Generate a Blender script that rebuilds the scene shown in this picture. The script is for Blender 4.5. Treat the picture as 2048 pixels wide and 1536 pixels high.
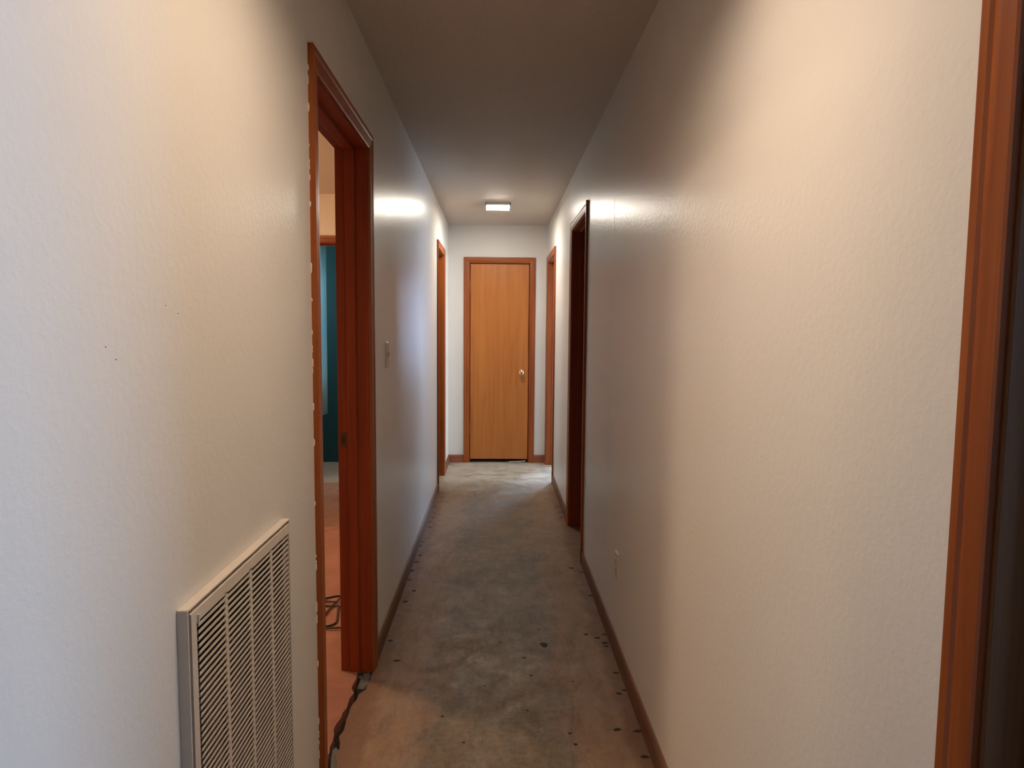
import bpy, bmesh, math, random
from mathutils import Vector, Matrix

for o in list(bpy.data.objects):
    bpy.data.objects.remove(o)
scene = bpy.context.scene
col = scene.collection
random.seed(7)

# ------------------------------------------------------------------ camera
FPX = 1319.0
PITCH, YAW, ROLL = -0.0809, 0.0238, 0.0078
CAM = Vector((0.4951, 0.0, 1.3747))
fw = Vector((math.sin(YAW) * math.cos(PITCH), math.cos(YAW) * math.cos(PITCH), math.sin(PITCH)))
rt = Vector((math.cos(YAW), -math.sin(YAW), 0))
up = rt.cross(fw)
rt, up = rt * math.cos(ROLL) + up * math.sin(ROLL), up * math.cos(ROLL) - rt * math.sin(ROLL)
cam_data = bpy.data.cameras.new('camera')
cam_data.sensor_width = 36.0
cam_data.sensor_fit = 'HORIZONTAL'
cam_data.lens = FPX * 36.0 / 2048.0
cam_data.clip_start = 0.02
cam = bpy.data.objects.new('camera', cam_data)
col.objects.link(cam)
m3 = Matrix((rt, up, -fw)).transposed()
cam.matrix_world = Matrix.Translation(CAM) @ m3.to_4x4()
scene.camera = cam

# ------------------------------------------------------------------ world, exposure, daylight
scene.view_settings.view_transform = 'Standard'
scene.view_settings.look = 'None'
scene.view_settings.exposure = 0.88
scene.view_settings.gamma = 1.0
scene.view_settings.use_curve_mapping = False
world = bpy.data.worlds.new('sky')
scene.world = world
world.use_nodes = True
bg = world.node_tree.nodes['Background']
bg.inputs[0].default_value = (0.55, 0.70, 1.0, 1)
bg.inputs[1].default_value = 0.6


def window_daylight(name, loc, rot, sx, sy, power, color):
    d = bpy.data.lights.new(name, 'AREA')
    d.shape = 'RECTANGLE'
    d.size, d.size_y = sx, sy
    d.energy = power
    d.color = color
    o = bpy.data.objects.new(name, d)
    o.location = loc
    o.rotation_euler = rot
    col.objects.link(o)
    return o


# daylight entering through the windows of the two rooms on the right and of the bathroom
window_daylight('daylight_front_room', (3.66, 0.02, 1.45), (0, math.radians(90), 0), 1.2, 1.0, 38, (0.38, 0.64, 1.0))
window_daylight('daylight_end_room', (2.35, 8.46, 1.45), (math.radians(-90), 0, 0), 0.95, 1.25, 112, (0.44, 0.66, 1.0))
window_daylight('daylight_end_room_side', (3.86, 6.25, 1.45), (0, math.radians(90), 0), 1.2, 0.9, 60, (0.66, 0.82, 1.0))
window_daylight('daylight_bathroom', (-2.06, 6.2, 1.75), (0, math.radians(-90), 0), 0.5, 0.6, 13, (0.66, 0.88, 1.0))

LAMP_NEAR = (44.0, (1.0, 0.77, 0.56))
LAMP_FAR = (86.0, (1.0, 0.915, 0.79))
LAMP_BEDROOM = (97.0, (1.0, 0.72, 0.47))

# ------------------------------------------------------------------ dimensions (metres)
W, D, H = 1.0128, 6.8036, 2.44
WT = 0.121                    # wall thickness
ZT = 2.1155                   # top of the door casings
CW, REV, JT = 0.057, 0.005, 0.018
ZC = ZT - CW - REV            # clear height of the openings
YB = -1.7                     # back of the hallway, behind the camera


# ------------------------------------------------------------------ helpers
class MB:
    def __init__(self):
        self.v, self.f = [], []

    def add(self, verts, faces):
        n = len(self.v)
        self.v += [tuple(p) for p in verts]
        self.f += [tuple(i + n for i in f) for f in faces]
        return self

    def box(self, x0, x1, y0, y1, z0, z1):
        vs = [(x, y, z) for z in (z0, z1) for y in (y0, y1) for x in (x0, x1)]
        return self.add(vs, [(0, 2, 3, 1), (4, 5, 7, 6), (0, 1, 5, 4), (2, 6, 7, 3), (0, 4, 6, 2), (1, 3, 7, 5)])

    def mbox(self, mp, s0, s1, d0, d1, z0, z1):
        vs = [mp(s, d, z) for z in (z0, z1) for d in (d0, d1) for s in (s0, s1)]
        return self.add(vs, [(0, 2, 3, 1), (4, 5, 7, 6), (0, 1, 5, 4), (2, 6, 7, 3), (0, 4, 6, 2), (1, 3, 7, 5)])

    def loft(self, rings, caps=True, closed=True):
        n = len(rings[0])
        vs = [p for r in rings for p in r]
        fs = []
        for i in range(len(rings) - 1):
            for j in range(n if closed else n - 1):
                k = (j + 1) % n
                fs.append((i * n + j, i * n + k, (i + 1) * n + k, (i + 1) * n + j))
        if caps:
            fs.append(tuple(reversed(range(n))))
            fs.append(tuple(range((len(rings) - 1) * n, len(rings) * n)))
        return self.add(vs, fs)

    def tube(self, pts, r, seg=8):
        pts = [Vector(p) for p in pts]
        rings = []
        for i, p in enumerate(pts):
            t = (pts[min(i + 1, len(pts) - 1)] - pts[max(i - 1, 0)]).normalized()
            a = t.cross(Vector((0, 0, 1)))
            if a.length < 1e-4:
                a = Vector((1, 0, 0))
            a.normalize()
            b = t.cross(a)
            rings.append([p + (a * math.cos(2 * math.pi * k / seg) + b * math.sin(2 * math.pi * k / seg)) * r for k in range(seg)])
        return self.loft(rings)

    def lathe(self, prof, org, axis, seg=24):
        """prof: (radius, distance along axis)"""
        ax = Vector(axis).normalized()
        a = ax.orthogonal().normalized()
        b = ax.cross(a)
        o = Vector(org)
        rings = [[o + ax * h + (a * math.cos(2 * math.pi * k / seg) + b * math.sin(2 * math.pi * k / seg)) * max(r, 1e-4)
                  for k in range(seg)] for r, h in prof]
        return self.loft(rings)

    def build(self, name, mat, parent=None, bevel=0.0, smooth=False, segs=2):
        me = bpy.data.meshes.new(name)
        bm = bmesh.new()
        vs = [bm.verts.new(p) for p in self.v]
        for f in self.f:
            try:
                bm.faces.new([vs[i] for i in f])
            except ValueError:
                pass
        bmesh.ops.recalc_face_normals(bm, faces=bm.faces)
        if bevel > 0:
            es = [e for e in bm.edges if len(e.link_faces) == 2 and e.calc_face_angle(0) > 0.6]
            bmesh.ops.bevel(bm, geom=es, offset=bevel, segments=segs, profile=0.5, affect='EDGES', clamp_overlap=True)
        bm.to_mesh(me)
        bm.free()
        if smooth:
            for p in me.polygons:
                p.use_smooth = True
        me.materials.append(mat)
        o = bpy.data.objects.new(name, me)
        col.objects.link(o)
        if parent:
            o.parent = parent
        return o


def tag(o, label, cat, kind=None, group=None):
    o['label'] = label
    o['category'] = cat
    if kind:
        o['kind'] = kind
    if group:
        o['group'] = group
    return o


def empty(name, label, cat, kind=None, group=None):
    o = bpy.data.objects.new(name, None)
    o.empty_display_size = 0.1
    col.objects.link(o)
    return tag(o, label, cat, kind, group)


def floor_point(px, py, z=0.0):
    """the point of the floor seen at a pixel of the photograph"""
    d = fw + rt * ((px - 1024) / FPX) - up * ((py - 768) / FPX)
    t = (z - CAM.z) / d.z
    return CAM + d * t


def LEFT(s, d, z):
    return (-d, s, z)


def RIGHT(s, d, z):
    return (W + d, s, z)


def END(s, d, z):
    return (s, D + d, z)


YW = 5.356


def BEDFAR(s, d, z):
    return (s, YW + d, z)


# ------------------------------------------------------------------ materials
def newmat(name):
    m = bpy.data.materials.new(name)
    m.use_nodes = True
    nt = m.node_tree
    return m, nt, nt.nodes['Principled BSDF'], nt.nodes, nt.links


def mapping(nt, scale=(1, 1, 1)):
    tc = nt.nodes.new('ShaderNodeTexCoord')
    mp = nt.nodes.new('ShaderNodeMapping')
    mp.inputs['Scale'].default_value = scale
    nt.links.new(tc.outputs['Object'], mp.inputs['Vector'])
    return mp.outputs['Vector'], tc.outputs['Object']


def noise(nt, vec, scale, detail=3, rough=0.5, dist=0.0):
    n = nt.nodes.new('ShaderNodeTexNoise')
    n.inputs['Scale'].default_value = scale
    n.inputs['Detail'].default_value = detail
    n.inputs['Roughness'].default_value = rough
    n.inputs['Distortion'].default_value = dist
    nt.links.new(vec, n.inputs['Vector'])
    return n.outputs['Fac']


def ramp(nt, fac, stops, interp='LINEAR'):
    r = nt.nodes.new('ShaderNodeValToRGB')
    r.color_ramp.interpolation = interp
    e = r.color_ramp.elements
    while len(e) < len(stops):
        e.new(0.5)
    for i, (p, c) in enumerate(stops):
        e[i].position = p
        e[i].color = (*c, 1) if len(c) == 3 else c
    nt.links.new(fac, r.inputs['Fac'])
    return r.outputs['Color']


def mix(nt, fac, a, b, mode='MIX'):
    n = nt.nodes.new('ShaderNodeMix')
    n.data_type = 'RGBA'
    n.blend_type = mode
    for sock, val in ((n.inputs[0], fac), (n.inputs[6], a), (n.inputs[7], b)):
        if hasattr(val, 'is_linked'):
            nt.links.new(val, sock)
        elif isinstance(val, tuple):
            sock.default_value = (*val, 1)
        else:
            sock.default_value = val
    return n.outputs[2]


def math_node(nt, op, a, b=None, clamp=False):
    n = nt.nodes.new('ShaderNodeMath')
    n.operation = op
    n.use_clamp = clamp
    for i, val in enumerate((a, b)):
        if val is None:
            continue
        if hasattr(val, 'is_linked'):
            nt.links.new(val, n.inputs[i])
        else:
            n.inputs[i].default_value = val
    return n.outputs[0]


def bump(nt, height, strength, distance, bsdf, prev=None):
    b = nt.nodes.new('ShaderNodeBump')
    b.inputs['Strength'].default_value = strength
    b.inputs['Distance'].default_value = distance
    nt.links.new(height, b.inputs['Height'])
    if prev is not None:
        nt.links.new(prev, b.inputs['Normal'])
    nt.links.new(b.outputs['Normal'], bsdf.inputs['Normal'])
    return b.outputs['Normal']


def paint(name, color, rough=0.3, orange_peel=0.35, joint=None, tint=0.04):
    m, nt, bs, nodes, links = newmat(name)
    vec, obj = mapping(nt)
    big = noise(nt, obj, 1.3, 3)
    c = mix(nt, ramp(nt, big, [(0.3, (0, 0, 0)), (0.7, (1, 1, 1))]), color, tuple(x * (1 - tint) for x in color))
    links.new(c, bs.inputs['Base Color'])
    bs.inputs['Roughness'].default_value = rough
    bs.inputs['Specular IOR Level'].default_value = 0.13
    fine = noise(nt, obj, 70, 3, 0.55)
    fine = ramp(nt, fine, [(0.42, (0, 0, 0)), (0.62, (1, 1, 1))])
    n1 = bump(nt, fine, orange_peel, 0.0012, bs)
    wav = noise(nt, obj, 7, 2)
    n2 = bump(nt, wav, 0.10, 0.006, bs, n1)
    if joint is not None:
        sep = nodes.new('ShaderNodeSeparateXYZ')
        links.new(obj, sep.inputs[0])
        dd = math_node(nt, 'ABSOLUTE', math_node(nt, 'SUBTRACT', sep.outputs['Y'], joint))
        hh = math_node(nt, 'SUBTRACT', 1.0, math_node(nt, 'DIVIDE', dd, 0.012), clamp=True)
        bump(nt, hh, 0.6, 0.0015, bs, n2)
    return m


def wood(name, axis, light, dark, rough=0.38, fine=1.0):
    m, nt, bs, nodes, links = newmat(name)
    sc = [22.0, 22.0, 22.0]
    sc[axis] = 1.1
    vec, obj = mapping(nt, tuple(sc))
    g1 = noise(nt, vec, 1.0, 4, 0.6, 0.7)
    c1 = mix(nt, ramp(nt, g1, [(0.32, (0, 0, 0)), (0.68, (1, 1, 1))]), dark, light)
    sc2 = [190.0, 190.0, 190.0]
    sc2[axis] = 3.0
    mp2 = nodes.new('ShaderNodeMapping')
    mp2.inputs['Scale'].default_value = tuple(sc2)
    links.new(obj, mp2.inputs['Vector'])
    g2 = noise(nt, mp2.outputs['Vector'], 1.0, 2, 0.6)
    pores = ramp(nt, g2, [(0.30, (0.72, 0.66, 0.6)), (0.55, (1, 1, 1))])
    c2 = mix(nt, 0.55 * fine, c1, pores, 'MULTIPLY')
    bl = noise(nt, obj, 3.0, 2)
    c3 = mix(nt, math_node(nt, 'MULTIPLY', bl, 0.35), c2, dark)
    links.new(c3, bs.inputs['Base Color'])
    bs.inputs['Roughness'].default_value = rough
    bs.inputs['Specular IOR Level'].default_value = 0.35
    bump(nt, g2, 0.12, 0.0006, bs)
    return m


WALL_COL = (0.74, 0.71, 0.665)
M = {}
M['wall_l'] = paint('wall_paint_left', WALL_COL, 0.31, 0.17, joint=3.38)
M['wall_r'] = paint('wall_paint_right', WALL_COL, 0.31, 0.17, joint=2.96)
M['wall'] = paint('wall_paint', WALL_COL, 0.35)
M['ceiling'] = paint('ceiling_paint', (0.60, 0.53, 0.46), 0.6, 0.5)
M['peach'] = paint('bedroom_wall_paint', (0.84, 0.72, 0.58), 0.5)
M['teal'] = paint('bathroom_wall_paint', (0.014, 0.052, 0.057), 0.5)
M['plain'] = paint('side_room_paint', (0.60, 0.58, 0.55), 0.6)
CL, CD = (0.36, 0.098, 0.020), (0.25, 0.056, 0.010)
M['wood_z'] = wood('stained_casing_upright', 2, CL, CD)
M['wood_y'] = wood('stained_casing_along_hall', 1, CL, CD)
M['wood_x'] = wood('stained_casing_across_hall', 0, CL, CD)
M['door'] = wood('birch_door_veneer', 2, (0.54, 0.200, 0.050), (0.42, 0.135, 0.030), 0.34, 0.5)
JL, JD = (0.29, 0.046, 0.008), (0.205, 0.029, 0.005)
M['jamb_z'] = wood('red_stained_jamb_upright', 2, JL, JD, 0.55)
M['jamb_y'] = wood('red_stained_jamb_head', 1, JL, JD, 0.55)
M['jamb_x'] = wood('red_stained_jamb_head_across', 0, JL, JD, 0.55)
M['brownjamb'] = wood('brown_stained_jamb_upright', 2, (0.20, 0.080, 0.026), (0.15, 0.055, 0.016), 0.7)
M['base_y'] = wood('stained_baseboard_along_hall', 1, (0.22, 0.105, 0.055), (0.14, 0.062, 0.03), 0.6)
M['base_x'] = wood('stained_baseboard_across_hall', 0, (0.36, 0.12, 0.06), (0.26, 0.08, 0.04), 0.5)


def simple(name, color, rough=0.5, metal=0.0, nscale=40, amount=0.12, bmp=0.0):
    m, nt, bs, nodes, links = newmat(name)
    vec, obj = mapping(nt)
    n = noise(nt, obj, nscale, 3)
    c = mix(nt, n, color, tuple(x * (1 - amount) for x in color))
    links.new(c, bs.inputs['Base Color'])
    bs.inputs['Roughness'].default_value = rough
    bs.inputs['Metallic'].default_value = metal
    if bmp:
        bump(nt, n, bmp, 0.002, bs)
    return m


M['brass'] = simple('polished_brass', (0.90, 0.66, 0.40), 0.16, 1.0, 60, 0.08)
M['dullbrass'] = simple('dull_brass', (0.42, 0.22, 0.09), 0.4, 1.0, 60, 0.2)
M['oldbrass'] = simple('tarnished_brass', (0.16, 0.07, 0.03), 0.45, 0.8, 60, 0.3)
M['hinge'] = simple('worn_brass_hinge', (0.30, 0.13, 0.05), 0.4, 0.7, 60, 0.2)
M['plate'] = simple('painted_switch_plate', (0.60, 0.52, 0.44), 0.4, 0, 30, 0.06)
M['dark_slot'] = simple('dark_slot', (0.03, 0.02, 0.015), 0.7)
M['grille'] = simple('cream_painted_steel', (0.70, 0.62, 0.54), 0.4, 0, 25, 0.10)
M['duct_shade'] = simple('duct_shade_paint', (0.06, 0.04, 0.03), 0.9)
M['white_metal'] = simple('white_fixture_metal', (0.72, 0.70, 0.67), 0.4)
M['baffle'] = simple('bronze_baffle', (0.12, 0.09, 0.07), 0.5)
M['cord'] = simple('black_rubber_cord', (0.016, 0.008, 0.007), 0.5)
M['nail'] = simple('rusty_nail_hole', (0.026, 0.012, 0.008), 0.8, 0, 90, 0.5)
M['chip'] = simple('grey_concrete_chip', (0.13, 0.12, 0.112), 0.85, 0, 60, 0.35, 0.5)
M['soil'] = simple('dark_crack_bottom', (0.05, 0.03, 0.02), 0.95, 0, 70, 0.5)
M['curtain'] = simple('pale_blue_curtain', (0.40, 0.68, 0.80), 0.8, 0, 30, 0.1)
nt = M['curtain'].node_tree
tr = nt.nodes.new('ShaderNodeBsdfTranslucent')
tr.inputs['Color'].default_value = (0.62, 0.76, 0.78, 1)
ms = nt.nodes.new('ShaderNodeMixShader')
ms.inputs[0].default_value = 0.6
nt.links.new(nt.nodes['Principled BSDF'].outputs[0], ms.inputs[1])
nt.links.new(tr.outputs[0], ms.inputs[2])
nt.links.new(ms.outputs[0], nt.nodes['Material Output'].inputs['Surface'])
M['subfloor'] = simple('brown_subfloor', (0.27, 0.13, 0.08), 0.8, 0, 12, 0.45, 0.3)
M['vinyl'] = simple('grey_tan_vinyl', (0.30, 0.24, 0.18), 0.6, 0, 8, 0.3)
M['glass'] = simple('window_glass', (0.8, 0.85, 0.9), 0.05)
M['glass'].node_tree.nodes['Principled BSDF'].inputs['Transmission Weight'].default_value = 1.0


def emit(name, color, strength):
    m, nt, bs, nodes, links = newmat(name)
    bs.inputs['Base Color'].default_value = (0.8, 0.8, 0.78, 1)
    bs.inputs['Emission Color'].default_value = (*color, 1)
    bs.inputs['Emission Strength'].default_value = strength
    return m


def concrete():
    m, nt, bs, nodes, links = newmat('stained_concrete')
    vec, obj = mapping(nt)
    sep = nodes.new('ShaderNodeSeparateXYZ')
    links.new(obj, sep.inputs[0])
    a = noise(nt, obj, 2.1, 5, 0.62, 0.6)
    b = noise(nt, obj, 7.5, 4, 0.6, 0.8)
    f = noise(nt, obj, 45, 4, 0.65)
    base = ramp(nt, a, [(0.30, (0.20, 0.185, 0.150)), (0.50, (0.31, 0.265, 0.205)), (0.66, (0.40, 0.33, 0.26))])
    base = mix(nt, ramp(nt, b, [(0.40, (0, 0, 0)), (0.70, (0.75, 0.75, 0.75))]), base, (0.26, 0.235, 0.195))
    base = mix(nt, ramp(nt, b, [(0.26, (0.6, 0.6, 0.6)), (0.40, (0, 0, 0))]), base, (0.44, 0.385, 0.31))
    base = mix(nt, 0.8, base, ramp(nt, f, [(0.3, (0.66, 0.66, 0.66)), (0.65, (1.12, 1.12, 1.12))]), 'MULTIPLY')
    sm = nodes.new('ShaderNodeMapping')
    sm.inputs['Scale'].default_value = (17, 6, 1)
    sm.inputs['Rotation'].default_value = (0, 0, 0.3)
    links.new(obj, sm.inputs['Vector'])
    st = noise(nt, sm.outputs['Vector'], 1.0, 5, 0.7, 1.2)
    # tan and brown glue bands left by the carpet edge along both walls, daylight spill painted as pale colour at the hall end
    dl = sep.outputs['X']
    dr = math_node(nt, 'SUBTRACT', W, sep.outputs['X'])
    dm = math_node(nt, 'MINIMUM', dl, dr)
    nb = noise(nt, obj, 5, 5, 0.65, 0.4)
    e1 = math_node(nt, 'SUBTRACT', 1.0, math_node(nt, 'DIVIDE', dm, math_node(nt, 'MULTIPLY', nb, 0.62)), clamp=True)
    e1 = ramp(nt, e1, [(0.0, (0, 0, 0)), (0.3, (0.75, 0.75, 0.75)), (1.0, (0.9, 0.9, 0.9))])
    tan = mix(nt, f, (0.38, 0.255, 0.18), (0.50, 0.36, 0.26))
    e2 = math_node(nt, 'SUBTRACT', 1.0, math_node(nt, 'DIVIDE', dm, math_node(nt, 'MULTIPLY', nb, 0.17)), clamp=True)
    e2 = ramp(nt, e2, [(0.0, (0, 0, 0)), (0.4, (0.7, 0.7, 0.7)), (1.0, (0.9, 0.9, 0.9))])
    brown = mix(nt, f, (0.22, 0.11, 0.065), (0.32, 0.18, 0.11))
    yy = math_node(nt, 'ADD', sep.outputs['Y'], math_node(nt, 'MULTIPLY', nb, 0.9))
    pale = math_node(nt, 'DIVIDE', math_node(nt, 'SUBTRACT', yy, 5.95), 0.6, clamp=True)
    c = mix(nt, e1, base, tan)
    c = mix(nt, 0.75, c, ramp(nt, st, [(0.30, (0.60, 0.58, 0.54)), (0.50, (1.0, 1.0, 1.0)), (0.68, (1.28, 1.26, 1.22))]), 'MULTIPLY')
    c = mix(nt, e2, c, brown)
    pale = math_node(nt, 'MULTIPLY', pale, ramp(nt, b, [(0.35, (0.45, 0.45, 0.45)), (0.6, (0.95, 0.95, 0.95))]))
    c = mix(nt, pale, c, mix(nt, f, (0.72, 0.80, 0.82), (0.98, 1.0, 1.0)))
    c = mix(nt, 1.0, c, (0.51, 0.425, 0.33), 'MULTIPLY')
    links.new(c, bs.inputs['Base Color'])
    rr = ramp(nt, b, [(0.3, (0.42, 0.42, 0.42)), (0.7, (0.68, 0.68, 0.68))])
    links.new(rr, bs.inputs['Roughness'])
    n1 = bump(nt, f, 0.25, 0.002, bs)
    bump(nt, b, 0.15, 0.006, bs, n1)
    return m


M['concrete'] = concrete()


def carpet():
    m, nt, bs, nodes, links = newmat('rust_orange_carpet')
    vec, obj = mapping(nt)
    a = noise(nt, obj, 6, 4, 0.6, 0.5)
    f = noise(nt, obj, 260, 2)
    c = ramp(nt, a, [(0.3, (0.27, 0.108, 0.068)), (0.7, (0.37, 0.16, 0.105))])
    c = mix(nt, 0.5, c, ramp(nt, f, [(0.3, (0.7, 0.7, 0.7)), (0.7, (1.1, 1.1, 1.1))]), 'MULTIPLY')
    links.new(c, bs.inputs['Base Color'])
    bs.inputs['Roughness'].default_value = 0.95
    n1 = bump(nt, f, 0.5, 0.004, bs)
    bump(nt, a, 0.4, 0.02, bs, n1)
    return m


M['carpet'] = carpet()

# ------------------------------------------------------------------ openings
# outer casing edges along the wall
BED = (1.787, 2.626)
BATH = (5.500, 6.2205)
MIDR = (3.794, 4.616)
FARR = (5.841, 6.745)
FRONTR = (-0.118, 0.705, 0.047)      # this frame has a narrower casing
ENDD = (0.1575, 0.890)
BEDBATH = (-1.33, -0.50)


def clear(op):
    w = op[2] if len(op) > 2 else CW
    return op[0] + w + REV, op[1] - w - REV


def wall_with_openings(name, mp, s0, s1, ops, mat, label, thick=WT, z1=H):
    mb = MB()
    s = s0
    for op in sorted(ops):
        a, b = clear(op)
        a, b = a - JT, b + JT
        mb.mbox(mp, s, a, 0, thick, -0.05, z1)
        mb.mbox(mp, a, b, 0, thick, ZC + JT, z1)
        s = b
    mb.mbox(mp, s, s1, 0, thick, -0.05, z1)
    return tag(mb.build(name, mat), label, 'wall', 'structure')


wall_left = wall_with_openings('wall_left', LEFT, YB, D, [BED, BATH], M['wall_l'], 'cream semi-gloss hallway wall with the return air grille')
wall_right = wall_with_openings('wall_right', RIGHT, YB, D, [FRONTR, MIDR, FARR], M['wall_r'], 'cream semi-gloss hallway wall with the low outlet plate')
wall_end = wall_with_openings('wall_end', END, -WT, W + WT, [ENDD], M['wall'], 'short cream wall around the closed wooden door at the hall end')
tag(MB().box(-WT, W + WT, YB - 0.1, YB, -0.05, H).build('wall_back', M['wall']), 'cream wall closing the hallway behind the camera', 'wall', 'structure')
tag(MB().box(-WT, W + WT, YB - 0.1, D + WT, H, H + 0.08).build('ceiling', M['ceiling']), 'plain textured hallway ceiling with a rectangular light', 'ceiling', 'structure')

# hall floor: slab with a broken edge at the bedroom doorway
a0, a1 = clear(BED)
random.seed(11)
ys = [a0 + (a1 - a0) * i / 22 for i in range(23)]


def jag(y, lo, hi):
    return random.uniform(lo, hi)


hall_edge = []
for i, y in enumerate(ys):
    t = i / 22
    x = -0.020 + 0.010 * math.sin(t * 9) + random.uniform(-0.006, 0.006)
    if t > 0.80:
        x = 0.004 + random.uniform(-0.004, 0.004)
    if t < 0.26:
        x = -0.006 + 0.012 * (0.26 - t) / 0.26 + random.uniform(-0.006, 0.006)
    hall_edge.append((x, y))
bed_edge = []
for i, y in enumerate(ys):
    t = i / 22
    x = -0.044 + 0.008 * math.sin(t * 9 + 0.4) + random.uniform(-0.005, 0.005)
    if t > 0.80:
        x = -0.050 + random.uniform(-0.004, 0.004)
    if t < 0.26:
        x = -0.062 + random.uniform(-0.006, 0.004)
    bed_edge.append((x, y))


def slab(outline, zt, zb):
    mb = MB()
    n = len(outline)
    mb.add([(x, y, zt) for x, y in outline] + [(x, y, zb) for x, y in outline],
           [tuple(range(n)), tuple(reversed(range(n, 2 * n)))] + [(i, (i + 1) % n, (i + 1) % n + n, i + n) for i in range(n)])
    return mb


out = [(0.0, YB), (W, YB)]
for op in (FRONTR, MIDR, FARR):
    c0, c1 = clear(op)
    out += [(W, c0), (W + WT, c0), (W + WT, c1), (W, c1)]
out += [(W, D)]
c0, c1 = clear(ENDD)
out += [(c1, D), (c1, D + WT), (c0, D + WT), (c0, D), (0.0, D)]
c0, c1 = clear(BATH)
out += [(0.0, c1), (-WT, c1), (-WT, c0), (0.0, c0)]
out += [(0.0, a1)] + list(reversed(hall_edge)) + [(0.0, a0)]
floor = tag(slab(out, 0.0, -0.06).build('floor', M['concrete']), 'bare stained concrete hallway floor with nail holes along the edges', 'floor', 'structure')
bed_out = [(-WT, a0)] + bed_edge + [(-WT, a1), (-WT, 4.517), (-3.3, 4.517), (-3.3, 0.6), (-WT, 0.6)]
tag(slab(bed_out, 0.006, -0.06).build('floor_bedroom', M['carpet']), 'rust orange bedroom floor with a broken edge at the doorway', 'floor', 'structure')
tag(MB().box(-3.3, -WT, 4.517, 5.88, -0.06, 0.0).build('floor_bedroom_bare', M['subfloor']), 'bare brown floor beyond the orange bedroom flooring', 'floor', 'structure')
tag(MB().box(-2.0, -WT, 5.88, D, -0.06, 0.0).build('floor_bathroom', M['vinyl']), 'grey tan bathroom floor beyond the brown strip', 'floor', 'structure')
tag(MB().box(-0.12, 0.03, a0 - 0.02, a1 + 0.02, -0.09, -0.035).build('floor_crack_bottom', M['soil']), 'dark bottom of the crack across the bedroom threshold', 'floor', 'structure')


# side rooms ---------------------------------------------------------------
def room(tagname, nice, x0, x1, y0, y1, mat, sides, floor_mat=None, window=None, skip_floor=False):
    """sides: which of 'x0','x1','y0','y1' get a wall; window=(side, a0, a1, z0, z1)"""
    t = 0.08
    for s in sides:
        mb = MB()
        if s[0] == 'x':
            xa, xb = (x0 - t, x0) if s == 'x0' else (x1, x1 + t)
            rng = (y0 - t, y1 + t)
            put = lambda a, b, za, zb: mb.box(xa, xb, a, b, za, zb)
        else:
            ya, yb = (y0 - t, y0) if s == 'y0' else (y1, y1 + t)
            rng = (x0, x1)
            put = lambda a, b, za, zb: mb.box(a, b, ya, yb, za, zb)
        wl = [w for w in (window if isinstance(window, list) else [window]) if w and w[0] == s]
        if wl:
            _, p, q, z0, z1 = wl[0]
            put(rng[0], p, -0.05, H)
            put(q, rng[1], -0.05, H)
            put(p, q, -0.05, z0)
            put(p, q, z1, H)
        else:
            put(rng[0], rng[1], -0.05, H)
        nm = {'x0': 'left', 'x1': 'right', 'y0': 'near', 'y1': 'far'}[s]
        tag(mb.build('wall_%s_%s' % (tagname, nm), mat), '%s wall of the %s' % (nm, nice), 'wall', 'structure')
    tag(MB().box(x0 - t, x1 + t, y0 - t, y1 + t, H, H + 0.08).build('ceiling_' + tagname, M['peach'] if mat is M['peach'] else M['ceiling']), 'ceiling of the ' + nice, 'ceiling', 'structure')
    if not skip_floor:
        tag(MB().box(x0 - t, x1 + t, y0 - t, y1 + t, -0.06, -0.001).build('floor_' + tagname, floor_mat or M['concrete']), 'floor of the ' + nice, 'floor', 'structure')


room('bedroom', 'bedroom beyond the near doorway', -3.3, -WT, 0.6, YW, M['peach'], ['x0', 'y0'], skip_floor=True)
room('bathroom', 'dark teal bathroom', -2.0, -WT, YW + 0.1, D, M['teal'], ['x0', 'y1'], skip_floor=True, window=('x0', 5.9, 6.5, 1.5, 2.0))
room('front_room', 'room beside the camera', W + WT, 3.6, YB, 2.2, M['plain'], ['x1', 'y0', 'y1'], window=('x1', -0.52, 0.56, 0.85, 2.05))
room('middle_room', 'unlit room behind the dark doorway', W + WT, 3.0, 2.36, 5.1, M['plain'], ['x1', 'y1'])
room('end_room', 'daylit room behind the far doorway', W + WT, 3.8, 5.26, 8.4, M['plain'], ['x1', 'y1'], window=[('y1', 1.9, 2.8, 0.85, 2.05), ('x1', 5.75, 6.75, 0.85, 2.05)])
tag(MB().box(W + WT - 0.08, W + WT, D - 0.02, 8.48, -0.05, H).build('wall_end_room_left', M['plain']), 'side wall of the daylit room past the hall end', 'wall', 'structure')
# closet behind the closed end door
mb = MB()
mb.box(-WT, W + WT - 0.08, D + 0.65, D + 0.72, -0.05, H)
mb.box(-WT, -WT + 0.05, D + WT, D + 0.65, -0.05, H)
tag(mb.build('wall_closet', M['plain']), 'closet wall hidden behind the closed end door', 'wall', 'structure')
tag(MB().box(-WT, W + 0.05, D + WT, D + 0.72, -0.06, -0.001).build('floor_closet', M['concrete']), 'closet floor behind the closed end door', 'floor', 'structure')
tag(MB().box(-WT, W + 0.05, D + WT, D + 0.72, H, H + 0.08).build('ceiling_closet', M['ceiling']), 'closet ceiling behind the closed end door', 'ceiling', 'structure')
wall_with_openings('wall_bedroom_far', BEDFAR, -3.3, -WT, [BEDBATH], M['peach'], 'peach bedroom wall around the inner doorway to the bathroom', 0.1)


def window(n, label, put_frame, put_pane):
    e = empty('window_%d' % n, label, 'window', 'structure')
    mb = MB()
    put_frame(mb)
    mb.build('window_frame', M['white_metal'], e)
    mb = MB()
    put_pane(mb)
    mb.build('pane', M['glass'], e)


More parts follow.
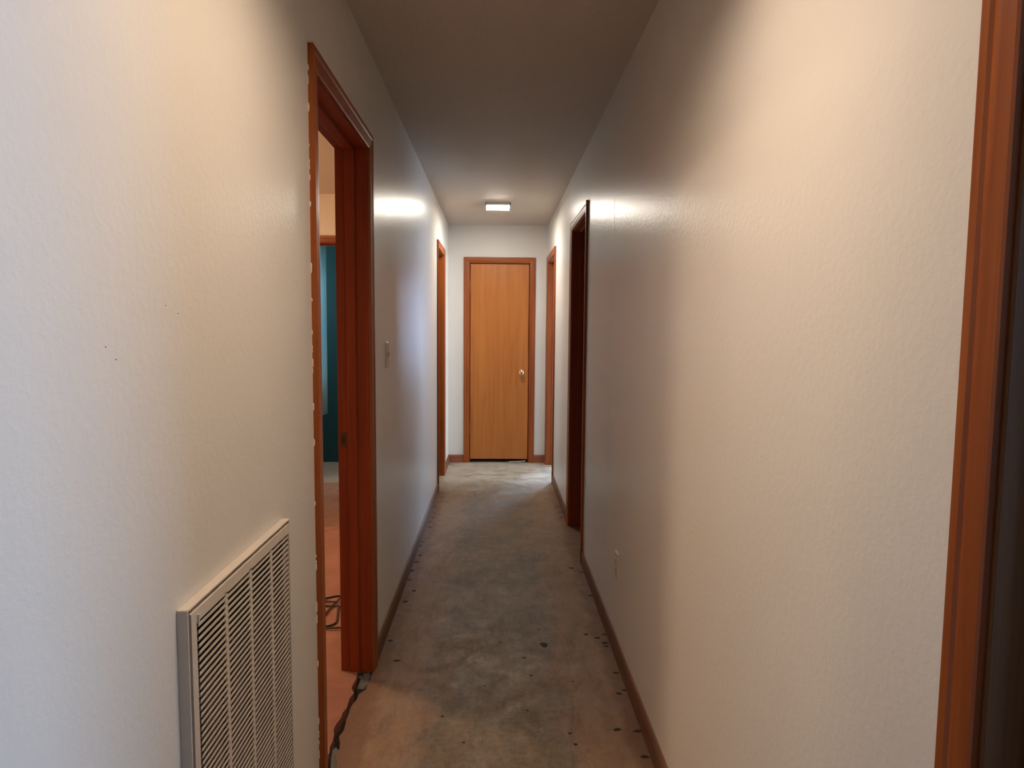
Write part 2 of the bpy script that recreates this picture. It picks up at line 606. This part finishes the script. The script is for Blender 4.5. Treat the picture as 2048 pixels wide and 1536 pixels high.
def ring_x(mb, x, p, q, z0, z1, w=0.05):
    for a, b, c, d in ((p, p + w, z0, z1), (q - w, q, z0, z1), (p + w, q - w, z0, z0 + w), (p + w, q - w, z1 - w, z1)):
        mb.box(x, x + 0.05, a, b, c, d)


def ring_y(mb, y, p, q, z0, z1, w=0.05):
    for a, b, c, d in ((p, p + w, z0, z1), (q - w, q, z0, z1), (p + w, q - w, z0, z0 + w), (p + w, q - w, z1 - w, z1)):
        mb.box(a, b, y, y + 0.05, c, d)


window(1, 'white framed window of the room beside the camera', lambda m: ring_x(m, 3.61, -0.52, 0.56, 0.85, 2.05), lambda m: m.box(3.69, 3.694, -0.47, 0.51, 0.9, 2.0))
window(2, 'white framed window of the daylit end room', lambda m: ring_y(m, 8.41, 1.9, 2.8, 0.85, 2.05), lambda m: m.box(1.95, 2.75, 8.49, 8.494, 0.9, 2.0))
window(4, 'white framed window facing the doorway of the daylit end room', lambda m: ring_x(m, 3.81, 5.75, 6.75, 0.85, 2.05), lambda m: m.box(3.89, 3.894, 5.8, 6.7, 0.9, 2.0))
window(3, 'small high bathroom window', lambda m: ring_x(m, -2.06, 5.9, 6.5, 1.5, 2.0, 0.04), lambda m: m.box(-2.09, -2.086, 5.94, 6.46, 1.54, 1.96))

# ------------------------------------------------------------------ door trim
PROFILE = [(0.0, 0.0), (0.0, -0.0085), (0.004, -0.0105), (0.018, -0.0125), (0.030, -0.0138), (0.036, -0.0128), (0.041, -0.0155), (0.054, -0.0160), (0.057, -0.0145), (0.057, 0.0)]


def casing(mp, a, b, zc, mats, parent, flip=1.0, d_face=0.0, zb=0.0, width=CW):
    """mitred casing of two legs and a head around the clear opening a..b, height zc"""
    ai, bi, zi = a - REV, b + REV, zc + REV
    pr = [(u * width / CW, d_face + v * flip) for u, v in PROFILE]
    MB().loft([[mp(ai - u, v, zb) for u, v in pr], [mp(ai - u, v, zi + u) for u, v in pr]]).build('casing_leg', mats[0], parent)
    MB().loft([[mp(bi + u, v, zb) for u, v in pr], [mp(bi + u, v, zi + u) for u, v in pr]]).build('casing_leg', mats[0], parent)
    MB().loft([[mp(ai - u, v, zi + u) for u, v in pr], [mp(bi + u, v, zi + u) for u, v in pr]]).build('casing_head', mats[1], parent)


def jambs(mp, a, b, zc, depth, mats, parent, stop=(0.046, 0.084), zb=0.0):
    MB().mbox(mp, a - JT, a, 0, depth, zb, zc + JT).build('jamb', mats[0], parent, 0.0012)
    MB().mbox(mp, b, b + JT, 0, depth, zb, zc + JT).build('jamb', mats[0], parent, 0.0012)
    MB().mbox(mp, a, b, 0, depth, zc, zc + JT).build('head_jamb', mats[1], parent, 0.0012)
    if stop:
        s0, s1 = stop
        MB().mbox(mp, a, a + 0.011, s0, s1, zb, zc).build('door_stop', mats[0], parent, 0.0015)
        MB().mbox(mp, b - 0.011, b, s0, s1, zb, zc).build('door_stop', mats[0], parent, 0.0015)
        MB().mbox(mp, a + 0.011, b - 0.011, s0, s1, zc - 0.011, zc).build('head_stop', mats[1], parent, 0.0015)


def trim(n, mp, op, mats, jm, label, depth=WT):
    e = empty('trim_%d' % n, label, 'door frame', 'structure')
    a, b = clear(op)
    casing(mp, a, b, ZC, mats, e, width=op[2] if len(op) > 2 else CW)
    jambs(mp, a, b, ZC, depth, jm, e)
    return e, a, b


ALONG = (M['wood_z'], M['wood_y'])
JALONG = (M['jamb_z'], M['jamb_y'])
t1, a, b = trim(1, LEFT, BED, ALONG, JALONG, 'red-brown wooden door frame opening to the orange-floored bedroom')
# strike plate on the far jamb, flecks of wall paint along the near casing
sp = MB().mbox(LEFT, b - 0.002, b, 0.088, 0.112, 0.915, 0.975).build('strike_plate', M['oldbrass'], t1)
MB().mbox(LEFT, b - 0.0025, b - 0.0018, 0.094, 0.106, 0.93, 0.96).build('latch_hole', M['dark_slot'], sp)
random.seed(3)
mb = MB()
for i in range(30):
    z = random.uniform(0.15, 2.09)
    h = random.uniform(0.003, 0.012)
    p = random.uniform(0.0008, 0.0035)
    s = BED[0]
    mb.loft([[LEFT(s - 0.0025, 0.001, z - h), LEFT(s + 0.001, 0.001, z - h), LEFT(s, -0.002, z - h)],
             [LEFT(s - 0.003, 0.001, z), LEFT(s + 0.001, 0.001, z), LEFT(s - 0.0006, -p, z)],
             [LEFT(s - 0.0025, 0.001, z + h), LEFT(s + 0.001, 0.001, z + h), LEFT(s, -0.002, z + h)]])
pf = mb.build('paint_flecks', M['wall'], t1)
pf['kind'] = 'stuff'
trim(2, LEFT, BATH, ALONG, ALONG, 'wooden door frame of the dark doorway facing the daylit far doorway')
trim(3, RIGHT, MIDR, ALONG, JALONG, 'dark wooden door frame of the unlit doorway nearest the outlet')
trim(4, RIGHT, FARR, ALONG, ALONG, 'wooden door frame beside the end wall with daylight on its floor')
trim(5, RIGHT, FRONTR, ALONG, (M['brownjamb'], M['jamb_y']), 'reddish wooden door frame standing closest beside the camera')
trim(6, BEDFAR, BEDBATH, (M['wood_z'], M['wood_x']), (M['jamb_z'], M['jamb_x']), 'wooden door frame on the peach bedroom wall', 0.1)

# end door --------------------------------------------------------------------
door = empty('door_1', 'closed flat birch door with brass knob at the hall end', 'door', 'structure')
a, b = clear(ENDD)
casing(END, a, b, ZC, (M['wood_z'], M['wood_x']), door)
jambs(END, a, b, ZC, WT, (M['jamb_z'], M['jamb_x']), door, stop=(0.041, 0.076))
leaf = MB().mbox(END, a + 0.005, b - 0.005, 0.007, 0.040, 0.036, ZC - 0.005).build('door_leaf', M['door'], door, 0.0015)
for z in (1.825, 0.356):
    mb = MB()
    mb.lathe([(0.0055, -0.045), (0.0055, 0.045)], END(a + 0.001, -0.004, z), (0, 0, 1), 12)
    mb.lathe([(0.002, 0.045), (0.0065, 0.047), (0.0065, 0.052), (0.002, 0.056)], END(a + 0.001, -0.004, z), (0, 0, 1), 12)
    mb.build('hinge', M['hinge'], door)
kn = MB().lathe([(0.001, 0.0), (0.031, 0.0), (0.031, 0.004), (0.025, 0.008), (0.011, 0.010), (0.010, 0.028), (0.018, 0.034), (0.026, 0.044), (0.0275, 0.053), (0.024, 0.062), (0.014, 0.067), (0.001, 0.068)],
                END(0.757, 0.007, 0.943), (0, -1, 0), 28).build('knob', M['brass'], leaf, smooth=True)
MB().lathe([(0.0005, 0.0), (0.005, 0.0), (0.005, 0.002), (0.0005, 0.0025)], END(0.757, -0.0605, 0.943), (0, -1, 0), 12).build('keyhole', M['dullbrass'], kn)
# strip of loose trim lying under the door
p0, p1 = floor_point(1022, 924), floor_point(1052, 921)
tag(MB().tube([(0.63, D + 0.012, 0.006), (0.70, D + 0.010, 0.007), (0.76, D + 0.006, 0.010), (0.80, D + 0.004, 0.018)], 0.005, 8).build('loose_wire', M['plate']),
    'short pale wire lying in the gap under the closed end door', 'wire')

# ------------------------------------------------------------------ baseboards
BH = 0.082
BPROF = [(0.0, 0.0), (-0.011, 0.0), (-0.011, BH - 0.022), (-0.009, BH - 0.010), (-0.005, BH - 0.002), (0.0, BH)]


def board(mp, s0, s1, mat, parent):
    MB().loft([[mp(s0, d, z) for d, z in BPROF], [mp(s1, d, z) for d, z in BPROF]]).build('board', mat, parent)


e = empty('baseboard_left', 'low stained wooden baseboard under the light switch wall', 'baseboard', 'structure')
for s0, s1 in ((YB, BED[0]), (BED[1], BATH[0]), (BATH[1], D)):
    board(LEFT, s0, s1, M['base_y'], e)
e = empty('baseboard_right', 'low stained wooden baseboard under the outlet wall', 'baseboard', 'structure')
for s0, s1 in ((YB, FRONTR[0]), (FRONTR[1], MIDR[0]), (MIDR[1], FARR[0])):
    board(RIGHT, s0, s1, M['base_y'], e)
e = empty('baseboard_end', 'short reddish baseboards either side of the closed end door', 'baseboard', 'structure')
for s0, s1 in ((0.0, ENDD[0]), (ENDD[1], W)):
    board(END, s0, s1, M['base_x'], e)


# ------------------------------------------------------------------ ceiling lights
def ceiling_light(x, y, lamp, label, lx=0.215, ly=0.30, drop=0.0, skirt=0.0):
    e = empty('ceiling_light', label, 'ceiling light', None, 'flush rectangular ceiling lights')
    e.location = (x, y, H)
    t = 0.012
    mb = MB()
    hx, hy = lx / 2 + t, ly / 2 + t
    mb.box(-hx, hx, -hy, hy, -0.006, 0.0)
    mb.build('back_pan', M['white_metal'], e)
    for xa, xb, ya, yb in ((-hx, hx, -hy, -hy + t), (-hx, hx, hy - t, hy)):
        MB().box(xa, xb, ya, yb, -0.026, -0.006).build('rim', M['white_metal'], e, 0.002)
    for s in (-1, 1):
        MB().loft([[(s * (lx / 2), yy, zz) for yy, zz in ((-hy, -0.006), (hy, -0.006), (hy, -0.028), (hy * 0.8, -0.040), (-hy * 0.8, -0.040), (-hy, -0.028))],
                   [(s * (lx / 2 + t), yy, zz) for yy, zz in ((-hy, -0.006), (hy, -0.006), (hy, -0.028), (hy * 0.8, -0.040), (-hy * 0.8, -0.040), (-hy, -0.028))]]).build('end_cap', M['white_metal'], e, 0.002)
    pts = [(-ly / 2, -0.012), (-ly / 2, -0.022 - drop * 0.7), (-ly * 0.42, -0.033 - drop), (ly * 0.42, -0.033 - drop), (ly / 2, -0.022 - drop * 0.7), (ly / 2, -0.012)]
    MB().loft([[(-lx / 2 + 0.001, p, z) for p, z in pts], [(lx / 2 - 0.001, p, z) for p, z in pts]]).build('lens', emit('glowing_lens', lamp[1], lamp[0]), e)
    if skirt:
        for xa, xb, ya, yb in ((-hx - 0.004, hx + 0.004, -hy - 0.004, -hy), (-hx - 0.004, hx + 0.004, hy, hy + 0.004), (-hx - 0.004, -hx, -hy, hy), (hx, hx + 0.004, -hy, hy)):
            MB().box(xa, xb, ya, yb, -skirt, 0.0).build('skirt', M['baffle'], e)
    return e


ceiling_light(0.500, 5.70, LAMP_FAR, 'lit rectangular flush light on the ceiling near the end door', 0.19, 0.20)
ceiling_light(0.505, 1.12, LAMP_NEAR, 'lit rectangular light with a bronze skirt on the ceiling above the return air grille', skirt=0.13)
ceiling_light(-1.75, 3.53, LAMP_BEDROOM, 'lit rectangular flush light on the bedroom ceiling', 0.26, 0.30, 0.04)

# ------------------------------------------------------------------ return air grille
G0, G1, GZ0, GZ1 = 1.003, 1.510, 0.20, 0.937
g = empty('return_air_grille', 'cream steel return air grille with four columns of slanted slats low on the wall', 'air grille')
g.location = (0, G0, GZ0)


def GR(s, d, z):
    return (-d, s - G0, z - GZ0)


ft, fd = 0.0035, -0.018
mb = MB()
mb.mbox(GR, G0, G0 + ft, fd, 0, GZ0, GZ1)
mb.mbox(GR, G1 - ft, G1, fd, 0, GZ0, GZ1)
mb.mbox(GR, G0 + ft, G1 - ft, fd, 0, GZ1 - ft, GZ1)
mb.mbox(GR, G0 + ft, G1 - ft, fd, 0, GZ0, GZ0 + ft)
mb.build('frame', M['grille'], g, 0.001)
MB().mbox(GR, G0 + 0.002, G1 - 0.002, -0.0015, 0, GZ0 + 0.002, GZ1 - 0.002).build('duct_shadow_plate', M['duct_shade'], g)  # dark-painted plate on the wall stands in for the shade inside the duct
p0, p1, q0, q1 = G0 + 0.008, G1 - 0.006, GZ0 + 0.010, GZ1 - 0.010
bw = 0.018
mb = MB()
d0, d1 = -0.0195, -0.0165
mb.mbox(GR, p0, p0 + bw, d0, d1, q0, q1)
mb.mbox(GR, p1 - bw * 0.4, p1, d0, d1, q0, q1)
mb.mbox(GR, p0 + bw, p1 - bw * 0.4, d0, d1, q1 - bw * 1.15, q1)
mb.mbox(GR, p0 + bw, p1 - bw * 0.4, d0, d1, q0, q0 + bw * 1.15)
for s in (p0, p1 - 0.002):
    mb.mbox(GR, s, s + 0.002, d1, -0.002, q0, q1)
for z in (q0, q1 - 0.002):
    mb.mbox(GR, p0, p1, d1, -0.002, z, z + 0.002)
panel = mb.build('panel', M['grille'], g)
c0, c1 = p0 + bw, p1 - bw * 0.5
ncol = 4
cwid = (c1 - c0) / ncol
for i in range(1, ncol):
    s = c0 + cwid * i
    MB().mbox(GR, s - 0.0055, s + 0.0055, d0, d1, q0 + bw, q1 - bw).build('divider', M['grille'], g)
pitch = 0.0117
nz = int((q1 - q0 - 2.3 * bw) / pitch)
sl = MB()
hw = cwid / 2 - 0.0055
# stamped louvre: an upright front lip, then a blade that slopes down into the duct
prof = [(-0.0198, 0.0028), (-0.0198, -0.0024), (-0.0120, -0.0072), (-0.0040, -0.0122), (-0.0040, -0.0114), (-0.0120, -0.0064), (-0.0188, -0.0020), (-0.0190, 0.0028)]
sl.loft([[(-d, -hw, z) for d, z in prof], [(-d, hw, z) for d, z in prof]])
first = None
for i in range(ncol):
    for k in range(nz):
        z = q1 - 1.15 * bw - 0.007 - k * pitch
        if first is None:
            first = sl.build('slat', M['grille'], g)
            o = first
        else:
            o = first.copy()
            col.objects.link(o)
        o.parent = g
        o.location = (0, c0 + cwid * (i + 0.5) - G0, z - GZ0)
for s, z in ((p0 + 0.011, q1 - 0.013),):
    MB().lathe([(0.0005, 0), (0.0035, 0), (0.0035, 0.001), (0.0015, 0.0022), (0.0005, 0.0022)], GR(s + 0.012, d0, z), (1, 0, 0), 12).build('screw', M['dullbrass'], g)
MB().mbox(GR, p0 + 0.019, p0 + 0.0215, d0 - 0.004, d0, q1 - 0.022, q1 - 0.008).build('latch', M['white_metal'], g)


# ------------------------------------------------------------------ switch and outlet
def plate(name, mp, s, z, label, cat, kind):
    e = empty(name, label, cat)
    e.location = mp(s, 0, z)
    ex = Vector(mp(0, 0, 0))

    def L(u, d, v):
        return tuple(Vector(mp(u, d, v)) - ex)
    pr = MB()
    rings = []
    for ins, dd in ((0.0, 0.0), (0.0, -0.002), (0.004, -0.006)):
        x, y = 0.035 - ins, 0.0575 - ins
        rings.append([L(-x, dd, -y), L(x, dd, -y), L(x, dd, y), L(-x, dd, y)])
    pr.loft(rings).build('cover_plate', M['plate'], e)
    if kind == 'switch':
        MB().mbox(L, -0.006, 0.006, -0.0065, -0.0055, -0.013, 0.013).build('slot', M['dark_slot'], e)
        MB().loft([[L(-0.004, -0.006, -0.009), L(0.004, -0.006, -0.009), L(0.004, -0.006, 0.009), L(-0.004, -0.006, 0.009)],
                   [L(-0.0035, -0.017, 0.004), L(0.0035, -0.017, 0.004), L(0.0035, -0.016, 0.011), L(-0.0035, -0.016, 0.011)]]).build('toggle', M['plate'], e)
        zs = (-0.03, 0.03)
    else:
        for v in (-0.0195, 0.0195):
            f = MB().mbox(L, -0.015, 0.015, -0.0085, -0.0055, v - 0.013, v + 0.013).build('socket', M['plate'], e, 0.002)
            for u in (-0.0065, 0.0065):
                MB().mbox(L, u - 0.001, u + 0.001, -0.0088, -0.0083, v - 0.001, v + 0.008).build('slot', M['dark_slot'], f)
            MB().mbox(L, -0.002, 0.002, -0.0088, -0.0083, v - 0.009, v - 0.005).build('slot', M['dark_slot'], f)
        zs = (0.0,)
    for v in zs:
        MB().mbox(L, -0.0025, 0.0025, -0.0072, -0.0055, v - 0.0025, v + 0.0025).build('screw', M['white_metal'], e, 0.0005)


plate('light_switch', LEFT, 2.985, 1.262, 'painted light switch plate beside the bedroom door frame', 'light switch', 'switch')
plate('wall_outlet', RIGHT, 2.715, 0.385, 'painted electrical outlet plate low on the wall above the baseboard', 'outlet', 'outlet')

# ------------------------------------------------------------------ floor marks, chips, cord
spots = [(285, 125), (285, 155), (245, 240), (232, 262), (230, 318), (210, 355), (185, 405), (168, 457), (195, 520), (145, 582), (60, 805), (100, 920),
         (825, 903), (865, 1005), (690, 818), (940, 830), (910, 745), (1100, 390), (1155, 413), (1207, 548), (1290, 770), (1290, 818), (1300, 838),
         (1355, 990), (1370, 1108), (1400, 1090), (1360, 1315), (1475, 1325), (1520, 1470), (1088, 1337), (1120, 1400), (358, 1240), (480, 1388), (845, 1205),
         (1040, 100), (1020, 40), (1035, 70), (310, 40), (310, 75), (305, 100), (1180, 770), (1245, 790), (600, 1065), (1105, 1040)]
random.seed(5)
for i, (u, v) in enumerate(spots):
    p = floor_point(760 + u * 0.349, 1000 + v * 0.349)
    edge = min(p.x, W - p.x) < 0.16
    rx = random.uniform(0.013, 0.022) if edge else random.uniform(0.005, 0.008)
    ry = random.uniform(0.009, 0.015) if edge else rx
    if (u, v) == (940, 830):
        rx, ry = 0.018, 0.026
    n = 9
    ring = [(p.x + rx * math.cos(2 * math.pi * k / n) * random.uniform(0.6, 1.2), p.y + ry * math.sin(2 * math.pi * k / n) * random.uniform(0.6, 1.2), 0.0) for k in range(n)]
    top = [(p.x + (x - p.x) * 0.5, p.y + (y - p.y) * 0.5, 0.0012) for x, y, z in ring]
    MB().loft([ring, top]).build('nail_hole', M['nail'], floor)


def wall_point(px, py):
    d = fw + rt * ((px - 1024) / FPX) - up * ((py - 768) / FPX)
    return CAM + d * (-CAM.x / d.x)


for px, py in ((331, 611), (356, 627), (211, 694), (232, 719)):
    p = wall_point(px, py)
    r = random.uniform(0.0005, 0.0007)
    MB().lathe([(0.0003, 0.0), (r * 1.6, 0.0), (r, 0.0006), (0.0003, 0.0008)], p, (1, 0, 0), 8).build('pin_hole', M['nail'], wall_left)


def chip(pix, zt, zb, label):
    pts = [floor_point(x, y, zt) for x, y in pix]
    c = sum(pts, Vector()) / len(pts)
    e_top = [c + (p - c) * 0.86 for p in pts]
    mb = MB().loft([[(p.x, p.y, zb) for p in pts], [(p.x, p.y, zt - 0.006) for p in pts], [(p.x, p.y, zt + random.uniform(-.002, .001)) for p in e_top]])
    o = mb.build('concrete_chip', M['chip'])
    return tag(o, label, 'concrete chip', None, None)


chip([(714, 1374), (722, 1354), (729, 1343), (741, 1345), (740, 1358), (738, 1370), (726, 1376)], -0.003, -0.036, 'loose grey concrete chip in the threshold crack beside the doorway jamb')
chip([(661, 1512), (664, 1497), (672, 1491), (680, 1500), (688, 1516), (691, 1534), (688, 1552), (670, 1556), (660, 1540)], -0.004, -0.036, 'larger grey concrete piece in the wide end of the threshold crack')


def zpix(L):
    return [(640 + x / 12.8, 1160 + y / 12.8) for x, y in L]


path = zpix([(440, 550), (400, 570), (300, 572), (200, 565), (130, 540), (95, 505), (120, 475), (200, 455), (350, 415), (480, 400), (600, 400), (640, 412), (600, 420), (540, 440), (480, 520),
             (400, 600), (300, 690), (220, 780), (120, 890), (40, 900), (10, 800), (40, 690), (130, 662), (260, 664), (400, 672), (600, 680), (680, 690), (600, 702), (500, 698), (470, 730), (450, 900),
             (428, 1050), (370, 1110), (260, 1160), (150, 1190), (118, 1215), (150, 1240), (200, 1250), (400, 1250), (520, 1240), (620, 1270), (700, 1300)])
P = [floor_point(x, y, 0.012) for x, y in path]


def catmull(P, n=6):
    r = []
    for i in range(len(P) - 1):
        a, b, c, d = P[max(i - 1, 0)], P[i], P[i + 1], P[min(i + 2, len(P) - 1)]
        for k in range(n):
            t = k / n
            r.append(0.5 * ((2 * b) + (c - a) * t + (2 * a - 5 * b + 4 * c - d) * t * t + (3 * b - a - 3 * c + d) * t ** 3))
    return r + [P[-1]]


C = catmull(P)
for i, p in enumerate(C):
    p.z = 0.0105 + 0.006 * (0.5 + 0.5 * math.sin(i * 0.09))
tag(MB().tube(C, 0.0045, 8).build('extension_cord', M['cord'], smooth=True), 'tangled black cord lying on the orange bedroom floor', 'cord')

# ------------------------------------------------------------------ bathroom curtain
cr = empty('shower_curtain', 'narrow pale blue curtain hanging in the dark teal bathroom', 'curtain')
cr.location = (-1.2, 6.45, 0.0)
rows = []
n = 40
for z in (0.54, 0.9, 1.3, 1.7, 2.22):
    rows.append([(0.028 * math.sin(k / n * math.pi * 9) * (0.7 + 0.3 * z / 2), -0.11 + 0.22 * k / n, z) for k in range(n + 1)])
cl = MB().loft(rows, caps=False, closed=False).build('cloth', M['curtain'], cr, smooth=True)
sm = cl.modifiers.new('thickness', 'SOLIDIFY')
sm.thickness = 0.002
MB().tube([(0, YW + 0.1 - 6.45, 2.235), (0, D - 6.45, 2.235)], 0.011, 12).build('rod', M['white_metal'], cr)
